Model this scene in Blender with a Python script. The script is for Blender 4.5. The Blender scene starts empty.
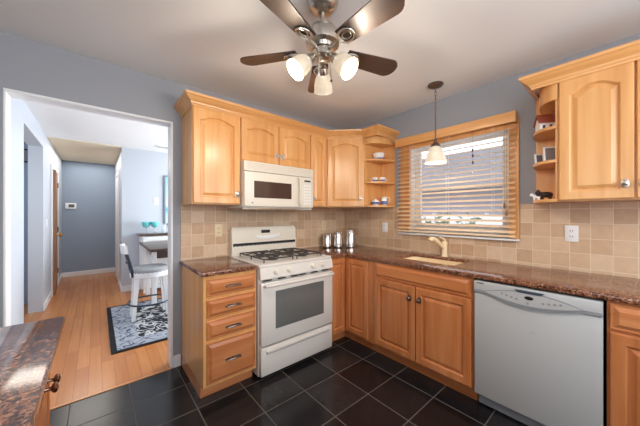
import bpy, bmesh, math, random
from mathutils import Vector, Matrix
random.seed(7)
R = math.radians
S = bpy.context.scene
COL = S.collection

# ------------------------------------------------------------------ camera, world, lights, exposure
cam_d = bpy.data.cameras.new('camera')
cam = bpy.data.objects.new('camera', cam_d); COL.objects.link(cam)
cam.location = (-2.6026, -2.5359, 1.3169)
cam.rotation_euler = (R(90), 0, -0.7055)
cam_d.sensor_width = 36.0
cam_d.lens = 262.02 / 640 * 36.0
cam_d.shift_y = 0.0023
cam_d.clip_start = 0.02
S.camera = cam

w = bpy.data.worlds.new('world'); S.world = w; w.use_nodes = True
wn = w.node_tree.nodes; wl = w.node_tree.links
bg = wn['Background']
sky = wn.new('ShaderNodeTexSky'); sky.sky_type = 'HOSEK_WILKIE'; sky.turbidity = 4.0
sky.sun_direction = Vector((-0.5, 0.35, 0.8)).normalized()
smx = wn.new('ShaderNodeMix'); smx.data_type = 'RGBA'; smx.inputs['Factor'].default_value = 0.7; smx.inputs['B'].default_value = (0.86, 0.9, 0.96, 1)
wl.new(sky.outputs[0], smx.inputs['A']); wl.new(smx.outputs['Result'], bg.inputs['Color'])
bg.inputs['Strength'].default_value = 2.3

def sun(name, direction, strength, angle, color):
    d = bpy.data.lights.new(name, 'SUN'); d.energy = strength; d.angle = R(angle); d.color = color
    o = bpy.data.objects.new(name, d); COL.objects.link(o)
    o.rotation_euler = Vector(direction).to_track_quat('-Z', 'Y').to_euler(); return o
def area(name, loc, target, sx, sy, energy, color):
    d = bpy.data.lights.new(name, 'AREA'); d.shape = 'RECTANGLE'; d.size = sx; d.size_y = sy
    d.energy = energy; d.color = color
    o = bpy.data.objects.new(name, d); COL.objects.link(o); o.location = loc
    o.rotation_euler = (Vector(target) - Vector(loc)).to_track_quat('-Z', 'Y').to_euler(); return o
sun('sun', (0.5, -0.35, -0.8), 1.6, 2.0, (1.0, 0.95, 0.88))
# added soft fill behind and left of the camera
area('fill_behind_camera', (-1.8, -3.9, 1.75), (-1.6, -1.0, 2.05), 3.0, 1.3, 60, (0.93, 0.96, 1.0))
area('fill_left', (-4.1, -2.6, 1.5), (-1, -1.6, 1.2), 1.6, 1.4, 16, (0.90, 0.95, 1.0))
# daylight from the dining room windows
area('daylight_dining', (0.3, 1.5, 1.35), (-3, 1.7, 1.65), 2.2, 1.6, 135, (0.94, 0.98, 1.0))
area('daylight_side_room', (-4.6, 1.9, 1.5), (-3, 2.0, 1.2), 1.4, 1.4, 24, (0.86, 0.93, 1.0))
area('hall_fill_light', (-2.72, 4.1, 2.43), (-2.72, 4.1, 0), .7, 1.7, 15, (1.0, 0.95, 0.88))  # added area light to brighten the hall, has no fixture
FAN_W, PEND_W = 9.5, 3.0
WARM = (1.0, 0.84, 0.66)

S.view_settings.view_transform = 'Standard'
S.view_settings.look = 'None'
S.view_settings.gamma = 1.0
S.view_settings.use_curve_mapping = False
S.view_settings.exposure = 0.2
S.cycles.use_denoising = True
S.cycles.max_bounces = 10
S.cycles.diffuse_bounces = 5
S.cycles.sample_clamp_indirect = 6.0
S.cycles.caustics_reflective = False
S.cycles.caustics_refractive = False

# ------------------------------------------------------------------ materials
def lin(r, g, b):
    f = lambda c: (c/255/12.92) if c/255 <= 0.04045 else ((c/255+0.055)/1.055)**2.4
    return (f(r), f(g), f(b), 1.0)
def new_mat(name):
    m = bpy.data.materials.new(name); m.use_nodes = True
    nt = m.node_tree; return m, nt.nodes, nt.links, nt.nodes['Principled BSDF']
def plain(name, col, rough=0.5, metal=0.0, spec=0.5, var=0.0, coat=0.0):
    m, n, l, b = new_mat(name)
    b.inputs['Base Color'].default_value = col; b.inputs['Roughness'].default_value = rough
    b.inputs['Metallic'].default_value = metal; b.inputs['Specular IOR Level'].default_value = spec
    b.inputs['Coat Weight'].default_value = coat
    t = n.new('ShaderNodeTexCoord'); z = n.new('ShaderNodeTexNoise'); z.inputs['Scale'].default_value = 9
    l.new(t.outputs['Object'], z.inputs['Vector'])
    r = n.new('ShaderNodeMapRange'); r.inputs['To Min'].default_value = max(0.02, rough-0.05-var); r.inputs['To Max'].default_value = rough+0.05+var
    l.new(z.outputs['Fac'], r.inputs['Value']); l.new(r.outputs['Result'], b.inputs['Roughness'])
    return m
def ramp(n, stops):
    r = n.new('ShaderNodeValToRGB'); e = r.color_ramp.elements
    while len(e) < len(stops): e.new(0.5)
    for k, (p, c) in enumerate(stops): e[k].position = p; e[k].color = c
    return r
def wood(name, c1, c2, c3, axis='z', rough=0.28, fine=1.0):
    m, n, l, b = new_mat(name)
    t = n.new('ShaderNodeTexCoord'); oi = n.new('ShaderNodeObjectInfo')
    sc = {'z': (14, 14, 1.1), 'x': (1.1, 14, 14), 'y': (14, 1.1, 14)}[axis]
    mp = n.new('ShaderNodeMapping'); mp.inputs['Scale'].default_value = [v*fine for v in sc]
    add = n.new('ShaderNodeVectorMath'); add.operation = 'ADD'
    mul = n.new('ShaderNodeVectorMath'); mul.operation = 'SCALE'; mul.inputs['Scale'].default_value = 40
    cmb = n.new('ShaderNodeCombineXYZ')
    for k in range(3): l.new(oi.outputs['Random'], cmb.inputs[k])
    l.new(cmb.outputs[0], mul.inputs[0]); l.new(t.outputs['Object'], mp.inputs['Vector'])
    l.new(mp.outputs[0], add.inputs[0]); l.new(mul.outputs[0], add.inputs[1])
    z = n.new('ShaderNodeTexNoise'); z.inputs['Scale'].default_value = 1.0; z.inputs['Detail'].default_value = 5; z.inputs['Distortion'].default_value = 0.6
    l.new(add.outputs[0], z.inputs['Vector'])
    r = ramp(n, [(0.28, c1), (0.5, c2), (0.72, c3)]); l.new(z.outputs['Fac'], r.inputs[0])
    hs = n.new('ShaderNodeHueSaturation'); l.new(r.outputs[0], hs.inputs['Color'])
    vr = n.new('ShaderNodeMapRange'); vr.inputs['To Min'].default_value = 0.94; vr.inputs['To Max'].default_value = 1.06
    l.new(oi.outputs['Random'], vr.inputs['Value']); l.new(vr.outputs[0], hs.inputs['Value'])
    l.new(hs.outputs[0], b.inputs['Base Color']); b.inputs['Roughness'].default_value = rough
    b.inputs['Coat Weight'].default_value = 0.15; b.inputs['Coat Roughness'].default_value = 0.2
    return m
def granite(name):
    m, n, l, b = new_mat(name)
    t = n.new('ShaderNodeTexCoord')
    v = n.new('ShaderNodeTexVoronoi'); v.inputs['Scale'].default_value = 130; l.new(t.outputs['Object'], v.inputs['Vector'])
    z = n.new('ShaderNodeTexNoise'); z.inputs['Scale'].default_value = 38; z.inputs['Detail'].default_value = 6; l.new(t.outputs['Object'], z.inputs['Vector'])
    sx = n.new('ShaderNodeSeparateColor'); l.new(v.outputs['Color'], sx.inputs[0])
    mx = n.new('ShaderNodeMix'); mx.data_type = 'FLOAT'; mx.inputs['Factor'].default_value = 0.55
    l.new(sx.outputs[0], mx.inputs['A']); l.new(z.outputs['Fac'], mx.inputs['B'])
    r = ramp(n, [(0.22, lin(30, 20, 18)), (0.38, lin(78, 46, 34)), (0.52, lin(122, 76, 54)), (0.66, lin(150, 102, 76)), (0.82, lin(190, 148, 120))])
    l.new(mx.outputs['Result'], r.inputs[0]); l.new(r.outputs[0], b.inputs['Base Color'])
    b.inputs['Roughness'].default_value = 0.1; b.inputs['Specular IOR Level'].default_value = 0.6
    return m
def tiles(name, swap, bw, bh, off, mortar, cols, grout, rough, bump=0.3, nscale=14, bias=0.0):
    """square tiles; swap picks which object axes run along and up the tiled surface"""
    m, n, l, b = new_mat(name)
    t = n.new('ShaderNodeTexCoord'); s = n.new('ShaderNodeSeparateXYZ'); c = n.new('ShaderNodeCombineXYZ')
    l.new(t.outputs['Object'], s.inputs[0])
    for k, ax in enumerate(swap):
        a = n.new('ShaderNodeMath'); a.operation = 'ADD'; a.inputs[1].default_value = off[k] + 40*(bw, bh)[k]
        l.new(s.outputs['XYZ'.index(ax)], a.inputs[0]); l.new(a.outputs[0], c.inputs[k])
    k = n.new('ShaderNodeTexBrick'); k.offset = 0; k.squash = 1
    k.inputs['Scale'].default_value = 1; k.inputs['Brick Width'].default_value = bw; k.inputs['Row Height'].default_value = bh
    k.inputs['Mortar Size'].default_value = mortar; k.inputs['Mortar Smooth'].default_value = 0.1; k.inputs['Bias'].default_value = bias
    k.inputs['Color1'].default_value = (0, 0, 0, 1); k.inputs['Color2'].default_value = (1, 1, 1, 1); k.inputs['Mortar'].default_value = (0.5, 0.5, 0.5, 1)
    l.new(c.outputs[0], k.inputs['Vector'])
    z = n.new('ShaderNodeTexNoise'); z.inputs['Scale'].default_value = nscale; z.inputs['Detail'].default_value = 7; z.inputs['Roughness'].default_value = 0.65
    l.new(t.outputs['Object'], z.inputs['Vector'])
    mx = n.new('ShaderNodeMix'); mx.data_type = 'FLOAT'; mx.inputs['Factor'].default_value = 0.5
    l.new(k.outputs['Color'], mx.inputs['A']); l.new(z.outputs['Fac'], mx.inputs['B'])
    r = ramp(n, cols); l.new(mx.outputs['Result'], r.inputs[0])
    g = n.new('ShaderNodeMix'); g.data_type = 'RGBA'; l.new(k.outputs['Fac'], g.inputs['Factor'])
    l.new(r.outputs[0], g.inputs['A']); g.inputs['B'].default_value = grout
    l.new(g.outputs['Result'], b.inputs['Base Color'])
    rr = n.new('ShaderNodeMapRange'); rr.inputs['To Min'].default_value = rough; rr.inputs['To Max'].default_value = 0.8
    l.new(k.outputs['Fac'], rr.inputs['Value']); l.new(rr.outputs[0], b.inputs['Roughness'])
    inv = n.new('ShaderNodeMath'); inv.operation = 'MULTIPLY_ADD'; inv.inputs[1].default_value = -1.0; l.new(k.outputs['Fac'], inv.inputs[0])
    zz = n.new('ShaderNodeMath'); zz.operation = 'MULTIPLY'; zz.inputs[1].default_value = 0.35; l.new(z.outputs['Fac'], zz.inputs[0]); l.new(zz.outputs[0], inv.inputs[2])
    bp = n.new('ShaderNodeBump'); bp.inputs['Strength'].default_value = bump; bp.inputs['Distance'].default_value = 0.004
    l.new(inv.outputs[0], bp.inputs['Height']); l.new(bp.outputs[0], b.inputs['Normal'])
    return m
def planks(name, bw, bh, cols, rough):
    """strip floor running along y"""
    m, n, l, b = new_mat(name)
    t = n.new('ShaderNodeTexCoord'); s = n.new('ShaderNodeSeparateXYZ'); c = n.new('ShaderNodeCombineXYZ'); l.new(t.outputs['Object'], s.inputs[0])
    for k, ax in enumerate('YX'):
        a = n.new('ShaderNodeMath'); a.operation = 'ADD'; a.inputs[1].default_value = 20; l.new(s.outputs['XYZ'.index(ax)], a.inputs[0]); l.new(a.outputs[0], c.inputs[k])
    k = n.new('ShaderNodeTexBrick'); k.offset = 0.37; k.offset_frequency = 2; k.squash = 1; k.inputs['Scale'].default_value = 1
    k.inputs['Brick Width'].default_value = bw; k.inputs['Row Height'].default_value = bh; k.inputs['Mortar Size'].default_value = 0.0012; k.inputs['Mortar Smooth'].default_value = 0.2
    k.inputs['Color1'].default_value = (0, 0, 0, 1); k.inputs['Color2'].default_value = (1, 1, 1, 1); k.inputs['Mortar'].default_value = (0, 0, 0, 1)
    l.new(c.outputs[0], k.inputs['Vector'])
    mp = n.new('ShaderNodeMapping'); mp.inputs['Scale'].default_value = (40, 2.0, 1); l.new(t.outputs['Object'], mp.inputs[0])
    z = n.new('ShaderNodeTexNoise'); z.inputs['Scale'].default_value = 1; z.inputs['Detail'].default_value = 4; l.new(mp.outputs[0], z.inputs[0])
    mx = n.new('ShaderNodeMix'); mx.data_type = 'FLOAT'; mx.inputs['Factor'].default_value = 0.6; l.new(k.outputs['Color'], mx.inputs['A']); l.new(z.outputs['Fac'], mx.inputs['B'])
    r = ramp(n, cols); l.new(mx.outputs['Result'], r.inputs[0])
    g = n.new('ShaderNodeMix'); g.data_type = 'RGBA'; l.new(k.outputs['Fac'], g.inputs['Factor']); l.new(r.outputs[0], g.inputs['A']); g.inputs['B'].default_value = lin(110, 62, 28)
    l.new(g.outputs['Result'], b.inputs['Base Color']); b.inputs['Roughness'].default_value = rough
    return m
def paint(name, col, rough=0.6):
    m, n, l, b = new_mat(name); b.inputs['Base Color'].default_value = col; b.inputs['Roughness'].default_value = rough; b.inputs['Specular IOR Level'].default_value = 0.3
    t = n.new('ShaderNodeTexCoord'); z = n.new('ShaderNodeTexNoise'); z.inputs['Scale'].default_value = 180; l.new(t.outputs['Object'], z.inputs[0])
    bp = n.new('ShaderNodeBump'); bp.inputs['Strength'].default_value = 0.04; bp.inputs['Distance'].default_value = 0.002; l.new(z.outputs['Fac'], bp.inputs['Height']); l.new(bp.outputs[0], b.inputs['Normal'])
    return m
def glow(name, col, strength, trans=0.45):
    """frosted lamp glass: lets light through and glows itself"""
    m, n, l, b = new_mat(name)
    e = n.new('ShaderNodeEmission'); e.inputs['Color'].default_value = col; e.inputs['Strength'].default_value = strength
    t = n.new('ShaderNodeTexCoord'); z = n.new('ShaderNodeTexNoise'); z.inputs['Scale'].default_value = 30; z.inputs['Detail'].default_value = 4; l.new(t.outputs['Object'], z.inputs[0])
    mr = n.new('ShaderNodeMapRange'); mr.inputs['To Min'].default_value = strength*0.5; mr.inputs['To Max'].default_value = strength*1.4; l.new(z.outputs['Fac'], mr.inputs[0]); l.new(mr.outputs[0], e.inputs['Strength'])
    tr = n.new('ShaderNodeBsdfTransparent'); ms = n.new('ShaderNodeMixShader'); ms.inputs[0].default_value = trans
    b.inputs['Base Color'].default_value = (0.42, 0.38, 0.32, 1); b.inputs['Roughness'].default_value = 0.25
    ad = n.new('ShaderNodeAddShader'); l.new(b.outputs[0], ad.inputs[0]); l.new(e.outputs[0], ad.inputs[1])
    l.new(ad.outputs[0], ms.inputs[1]); l.new(tr.outputs[0], ms.inputs[2]); l.new(ms.outputs[0], n['Material Output'].inputs['Surface'])
    return m
def glass(name, col, clear=0.75):
    m, n, l, b = new_mat(name)
    b.inputs['Base Color'].default_value = col; b.inputs['Roughness'].default_value = 0.05
    tr = n.new('ShaderNodeBsdfTransparent'); tr.inputs[0].default_value = col; ms = n.new('ShaderNodeMixShader'); ms.inputs[0].default_value = clear
    l.new(b.outputs[0], ms.inputs[1]); l.new(tr.outputs[0], ms.inputs[2]); l.new(ms.outputs[0], n['Material Output'].inputs['Surface'])
    return m

M = {}
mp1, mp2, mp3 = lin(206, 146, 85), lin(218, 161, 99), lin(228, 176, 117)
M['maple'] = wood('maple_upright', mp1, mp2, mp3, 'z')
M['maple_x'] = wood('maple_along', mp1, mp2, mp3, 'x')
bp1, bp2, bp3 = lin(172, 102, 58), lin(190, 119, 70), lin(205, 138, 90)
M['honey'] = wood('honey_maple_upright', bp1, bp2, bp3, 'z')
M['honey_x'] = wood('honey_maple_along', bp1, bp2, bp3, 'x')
M['maple_y'] = wood('maple_deep', mp1, mp2, mp3, 'y')
M['blind'] = wood('blind_oak', lin(232, 198, 156), lin(240, 212, 174), lin(244, 222, 190), 'y', 0.4)
M['granite'] = granite('red_brown_granite')
M['slate'] = tiles('black_slate_tiles', 'XY', .331, .328, (.757, .645), .0035,
    [(0.2, lin(20, 19, 21)), (0.5, lin(28, 27, 29)), (0.8, lin(48, 45, 45))], lin(96, 88, 84), 0.2, 0.25, 9)
M['slate'].node_tree.nodes['Principled BSDF'].inputs['Specular IOR Level'].default_value = 0.35
stone = [(0.1, lin(184, 148, 116)), (0.38, lin(198, 166, 134)), (0.55, lin(206, 176, 145)), (0.72, lin(214, 187, 157)), (0.95, lin(224, 202, 176))]
M['splash_a'] = tiles('tumbled_stone_range_side', 'XZ', .105, .104, (1.958, -.929), .0022, stone, lin(222, 204, 180), 0.45, 0.5, 22)
M['splash_b'] = tiles('tumbled_stone_window_side', 'YZ', .105, .105, (2.055, -.937), .0022, stone, lin(222, 204, 180), 0.45, 0.5, 22)
M['planks'] = planks('oak_strip_floor', 1.1, .083, [(0.15, lin(164, 100, 50)), (0.5, lin(180, 114, 59)), (0.85, lin(192, 130, 74))], 0.22)
M['wall'] = paint('grey_blue_wall_paint', lin(152, 155, 162))
M['wall_d'] = paint('pale_blue_wall_paint', lin(187, 193, 202))
M['wall_h'] = paint('hall_blue_wall_paint', lin(142, 156, 174))
M['ceil'] = paint('ceiling_white_paint', lin(234, 235, 236), 0.8)
M['ceil_h'] = paint('hall_ceiling_warm_shade', lin(220, 206, 182), 0.8)  # ceiling white with the hall's warm shade put into the colour
M['trim'] = paint('white_trim_paint', lin(232, 234, 236), 0.35)
M['white'] = plain('white_enamel', lin(216, 212, 206), 0.22, coat=0.2)
M['almond'] = plain('cream_white_enamel', lin(222, 215, 201), 0.3)
M['cream'] = plain('almond_sink', lin(238, 216, 178), 0.25)
M['dw'] = plain('dishwasher_white', lin(180, 181, 180), 0.3)
M['dwgrey'] = plain('dishwasher_grey_trim', lin(140, 144, 148), 0.35)
M['black'] = plain('black_plastic', lin(22, 22, 23), 0.4)
M['iron'] = plain('cast_iron', lin(62, 58, 56), 0.5)
M['ovenglass'] = plain('oven_glass', lin(104, 105, 103), 0.08)
M['mwglass'] = plain('microwave_glass', lin(74, 56, 50), 0.06)
M['bronze'] = plain('dark_bronze', lin(132, 114, 102), 0.3, 0.9)
M['copper'] = plain('brown_bronze', lin(150, 118, 100), 0.22, 1.0)
M['nickel'] = plain('brushed_nickel', lin(196, 188, 178), 0.28, 1.0)
M['steel'] = plain('stainless', lin(214, 208, 202), 0.18, 1.0)
M['fanwood'] = wood('fan_walnut', lin(42, 28, 22), lin(54, 36, 28), lin(70, 48, 37), 'x', 0.5)
M['darkwood'] = wood('dark_brown_wood', lin(58, 38, 28), lin(76, 52, 38), lin(92, 66, 50), 'x', 0.3)
M['doorwood'] = wood('door_brown_wood', lin(120, 74, 44), lin(146, 96, 58), lin(164, 112, 70), 'z', 0.35)
M['brass'] = plain('brass', lin(206, 160, 84), 0.25, 1.0)
M['shade'] = glow('frosted_lamp_glass', (1.0, 0.82, 0.58, 1), 0.30, 0.12)
M['pshade'] = glow('alabaster_lamp_glass', (1.0, 0.84, 0.64, 1), 0.40, 0.12)
M['bulb'] = glow('lit_bulb', (1.0, 0.88, 0.70, 1), 5.0, 0.0)
M['plate_w'] = plain('white_plastic', lin(236, 236, 236), 0.4)
M['plate_i'] = plain('ivory_plastic', lin(222, 204, 168), 0.4)
M['pot'] = plain('white_china', lin(240, 238, 236), 0.15)
M['potblue'] = plain('blue_china_band', lin(92, 108, 158), 0.2)
M['red'] = plain('red_brown_roof', lin(140, 70, 52), 0.5)
M['figdark'] = plain('dark_brown_figure', lin(52, 34, 30), 0.45)
M['photo'] = plain('grey_photo', lin(120, 122, 128), 0.3)
M['teal'] = glass('turquoise_glass', (0.25, 0.75, 0.78, 1), 0.35)
M['clear'] = glass('clear_glass', (0.94, 0.97, 0.98, 1), 0.8)
M['pane'] = glass('window_pane_glass', (0.97, 0.99, 1.0, 1), 0.94)
M['seat'] = plain('grey_upholstery', lin(150, 154, 156), 0.8)
M['navy'] = plain('dark_blue_metal', lin(44, 52, 66), 0.4, 0.3)
M['snow'] = plain('pale_ground', lin(226, 228, 232), 0.9)
M['lcd'] = plain('grey_lcd', lin(66, 72, 66), 0.2)

# ------------------------------------------------------------------ mesh helpers
class B:
    def __init__(s): s.bm = bmesh.new()
    def box(s, x0, x1, y0, y1, z0, z1, bev=0.0, seg=1):
        if x0 > x1: x0, x1 = x1, x0
        if y0 > y1: y0, y1 = y1, y0
        if z0 > z1: z0, z1 = z1, z0
        v = [s.bm.verts.new((x, y, z)) for x in (x0, x1) for y in (y0, y1) for z in (z0, z1)]
        f = [s.bm.faces.new([v[i] for i in q]) for q in ((0,1,3,2),(4,6,7,5),(0,4,5,1),(2,3,7,6),(0,2,6,4),(1,5,7,3))]
        if bev > 0:
            es = list({e for ff in f for e in ff.edges})
            bmesh.ops.bevel(s.bm, geom=es, offset=bev, segments=seg, affect='EDGES', profile=0.5)
        return s
    def loops(s, loops, cap0=True, cap1=True, closed=False):
        rows = [[s.bm.verts.new(p) for p in L] for L in loops]
        n = len(rows[0]); prs = list(zip(rows, rows[1:])) + ([(rows[-1], rows[0])] if closed else [])
        for a, b in prs:
            for i in range(n):
                j = (i+1) % n
                try: s.bm.faces.new((a[i], a[j], b[j], b[i]))
                except ValueError: pass
        if not closed:
            if cap0: s.bm.faces.new(rows[0])
            if cap1: s.bm.faces.new(list(reversed(rows[-1])))
        return s
    def prism(s, poly, a0, a1, axis='z'):
        f = {'z': lambda p, a: (p[0], p[1], a), 'y': lambda p, a: (p[0], a, p[1]), 'x': lambda p, a: (a, p[0], p[1])}[axis]
        return s.loops([[f(p, a0) for p in poly], [f(p, a1) for p in poly]])
    def lathe(s, prof, c=(0,0,0), n=24, mat=None, cap=True, sx=1.0, sy=1.0):
        mt = mat or Matrix.Identity(3); c = Vector(c); L = []
        for r, z in prof:
            r = max(r, 0.0004)
            L.append([tuple(c + mt @ Vector((r*sx*math.cos(2*math.pi*i/n), r*sy*math.sin(2*math.pi*i/n), z))) for i in range(n)])
        return s.loops(L, cap, cap)
    def tube(s, pts, r, n=8, closed=False):
        pts = [Vector(p) for p in pts]; L = []; N = len(pts)
        up = Vector((0, 0, 1)); prev = None
        for i, p in enumerate(pts):
            if closed: d = pts[(i+1) % N] - pts[i-1]
            else: d = pts[min(i+1, N-1)] - pts[max(i-1, 0)]
            d.normalize()
            ref = prev if prev is not None else (up if abs(d.z) < 0.9 else Vector((1, 0, 0)))
            a = ref - d*ref.dot(d)
            if a.length < 1e-5: a = d.orthogonal()
            a.normalize(); b = d.cross(a); prev = a
            rr = r[i] if isinstance(r, (list, tuple)) else r
            L.append([tuple(p + a*rr*math.cos(2*math.pi*k/n) + b*rr*math.sin(2*math.pi*k/n)) for k in range(n)])
        return s.loops(L, closed=closed)
    def ball(s, c, r, n=14, sx=1, sy=1, sz=1):
        prof = [(r*math.sin(math.pi*k/n), -r*sz*math.cos(math.pi*k/n)) for k in range(n+1)]
        return s.lathe(prof, c, n*2, None, True, sx, sy)
    def sweep(s, path, prof):
        """profile (offset outward, z) swept along a top-view path with mitred corners; outward is right of travel"""
        P = [Vector((p[0], p[1])) for p in path]; L = []
        for i, p in enumerate(P):
            ns = []
            for a, b in ((i-1, i), (i, i+1)):
                if a >= 0 and b < len(P):
                    d = (P[b]-P[a]).normalized(); ns.append(Vector((d.y, -d.x)))
            m = sum(ns, Vector((0, 0))).normalized(); k = 1/max(0.3, m.dot(ns[0]))
            L.append([(p.x + m.x*o*k, p.y + m.y*o*k, z) for o, z in prof])
        return s.loops(L)
    def xf(s, mat):
        bmesh.ops.transform(s.bm, matrix=mat, verts=s.bm.verts); return s
def obj(name, b, mat, parent=None, smooth=True, label=None):
    bmesh.ops.recalc_face_normals(b.bm, faces=b.bm.faces)
    me = bpy.data.meshes.new(name); b.bm.to_mesh(me); b.bm.free()
    me.materials.append(M[mat] if isinstance(mat, str) else mat)
    if smooth:
        me.shade_smooth(); me.set_sharp_from_angle(angle=R(27))
    o = bpy.data.objects.new(name, me); COL.objects.link(o)
    if parent: o.parent = parent
    if label: o['label'] = label
    return o
def tag(o, label, cat, group=None, kind=None):
    o['label'] = label; o['category'] = cat
    if group: o['group'] = group
    if kind: o['kind'] = kind
    return o
def thing(name, label, cat, loc=(0,0,0), rz=0.0, group=None):
    o = bpy.data.objects.new(name, None); COL.objects.link(o); o.empty_display_size = 0.1
    o.location = loc; o.rotation_euler = (0, 0, rz)
    return tag(o, label, cat, group)
def struct(name, b, mat, parent=None, smooth=False):
    o = obj(name, b, mat, parent, smooth)
    if not parent: o['kind'] = 'structure'
    return o
def copy_tree(o, parent=None):
    c = o.copy(); COL.objects.link(c); c.parent = parent
    for ch in list(o.children): copy_tree(ch, c)
    return c
WA, WB, WL = 0.0, R(-90), R(90)      # local -y faces the room from: range wall, window wall, left side

# ------------------------------------------------------------------ the room
CE = 2.46
struct('floor', B().box(-4.3, 0.0, -4.05, -0.012, -0.05, 0), 'slate')
struct('floor_dining', B().box(-4.75, 1.0, -0.012, 5.2, -0.05, 0), 'planks')
struct('ceiling', B().box(-4.8, 1.1, -4.15, 5.35, CE, CE+0.1), 'ceil')
struct('ceiling_hall', B().box(-3.16, -2.28, 2.98, 5.1, CE-0.012, CE), 'ceil_h')  # thin added panel carrying the shade tint; same ceiling as the dining room
# range wall with the wide opening to the dining room
OL, OR, OT = -3.045, -2.11, 2.105
wa = B(); wa.box(-4.3, OL, 0, .115, 0, CE); wa.box(OR, 0.0, 0, .115, 0, CE); wa.box(OL, OR, 0, .115, OT, CE)
struct('wall_range', wa, 'wall')
t = B(); t.box(OL-.005, OL+.008, -.006, .121, 0, OT-.012, .003); t.box(OR-.012, OR+.005, -.006, .121, 0, OT-.012, .003); t.box(OL-.005, OR+.005, -.006, .121, OT-.012, OT+.006, .003)
struct('trim_1', t, 'trim')
# window wall
WY0, WY1, WZ0, WZ1 = -1.905, -1.0, 1.135, 2.03
wb = B(); wb.box(0, .16, -4.05, WY0, 0, CE); wb.box(0, .16, WY1, 0.0, 0, CE); wb.box(0, .16, WY0, WY1, 0, WZ0); wb.box(0, .16, WY0, WY1, WZ1, CE)
struct('wall_window', wb, 'wall')
struct('wall_back', B().box(-4.3, .16, -4.15, -4.05, 0, CE), 'wall')
struct('wall_left', B().box(-4.4, -4.3, -4.15, .115, 0, CE), 'wall')
# dining room, hall and side room
we = B(); we.box(-3.30, -3.16, .115, 1.39, 0, CE); we.box(-3.30, -3.16, 1.39, 2.63, 2.24, CE); we.box(-3.30, -3.16, 2.63, 3.47, 0, CE)
we.box(-3.30, -3.16, 3.47, 4.25, 2.06, CE); we.box(-3.30, -3.16, 4.25, 5.2, 0, CE)
struct('wall_hall_left', we, 'wall_d')
struct('wall_hall_end', B().box(-3.16, -2.28, 5.1, 5.2, 0, CE), 'wall_h')
struct('wall_hall_right', B().box(-2.28, -2.17, 3.03, 5.2, 0, CE), 'wall_d')
struct('wall_dining_far', B().box(-2.17, 1.0, 3.03, 3.14, 0, CE), 'wall_d')
struct('wall_dining_right', B().box(.9, 1.0, .115, 3.03, 0, CE), 'wall_d')
struct('wall_dining_near', B().box(0, .9, .09, .115, 0, CE), 'wall_d')
sr = B(); sr.box(-4.75, -3.30, 3.2, 3.3, 0, CE); sr.box(-4.75, -4.65, .115, 3.2, 0, CE)
struct('wall_side_room', sr, 'wall_h')
b = B(); b.box(-3.16, -3.145, .121, 1.39, 0, .1, .003); b.box(-3.16, -3.145, 2.63, 3.40, 0, .1, .003); b.box(-3.16, -3.145, 4.32, 5.1, 0, .1, .003)
struct('baseboard_hall_left', b, 'trim')
struct('baseboard_hall_end', B().box(-3.145, -2.28, 5.085, 5.1, 0, .1, .003), 'trim')
b = B(); b.box(-2.28, .9, 3.015, 3.03, 0, .1, .003); b.box(-2.295, -2.28, 3.015, 3.55, 0, .1, .003)
struct('baseboard_dining', b, 'trim')
struct('baseboard_range', B().box(OR+.006, -2.045, -.014, 0, 0, .1, .003), 'trim')
struct('trim_2', B().box(OL+.008, OR-.012, -.022, .004, 0, .005, .002), wood('threshold_oak', lin(176,112,60), lin(190,128,72), lin(204,144,86), 'x'))
# right hall wall doorway casing
t = B(); t.box(-2.30, -2.28, 3.62, 3.69, 0, 2.08, .004); t.box(-2.30, -2.28, 4.50, 4.57, 0, 2.08, .004); t.box(-2.30, -2.28, 3.62, 4.57, 2.08, 2.15, .004)
struct('trim_3', t, 'trim')
struct('door_2', B().box(-2.288, -2.281, 3.69, 4.50, 0.01, 2.08, .002), 'trim')
# left hall doorway with its brown door
t = B(); t.box(-3.16, -3.14, 3.40, 3.47, 0, 2.06, .004); t.box(-3.16, -3.14, 4.25, 4.32, 0, 2.06, .004); t.box(-3.16, -3.14, 3.40, 4.32, 2.06, 2.13, .004)
t.box(-3.30, -3.16, 3.47, 3.485, 0, 2.06); t.box(-3.30, -3.16, 4.235, 4.25, 0, 2.06)
struct('trim_4', t, 'trim')
def door_leaf():
    d = struct('door_1', B().box(-.02, .02, -.74, 0, .012, 2.04, .003), 'doorwood')
    d.location = (-3.17, 4.23, 0); d.rotation_euler = (0, 0, R(3))
    k = B(); k.lathe([(.028, .0), (.028, .006), (.012, .01), (.012, .035), (.03, .045), (.034, .06), (.024, .075), (.001, .078)], (.02, -.68, .98), 16, Matrix.Rotation(R(90), 3, 'Y'))
    obj('door_knob', k, 'brass', d)
    h = B()
    for z in (.25, 1.0, 1.8): h.lathe([(.009, 0), (.009, .09)], (.026, 0, z), 8)
    obj('hinge', h, 'brass', d)
door_leaf()

# backsplash
b = B(); b.box(-2.045, -.0085, -.0085, 0, .90, 1.40); struct('trim_5', b, 'splash_a')
b = B(); b.box(-.0085, 0, -3.9, WY0-.07, .90, 1.40); b.box(-.0085, 0, WY0-.07, WY1+.13, .90, 1.10); b.box(-.0085, 0, WY1+.13, 0, .90, 1.40)
struct('trim_6', b, 'splash_b')

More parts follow.
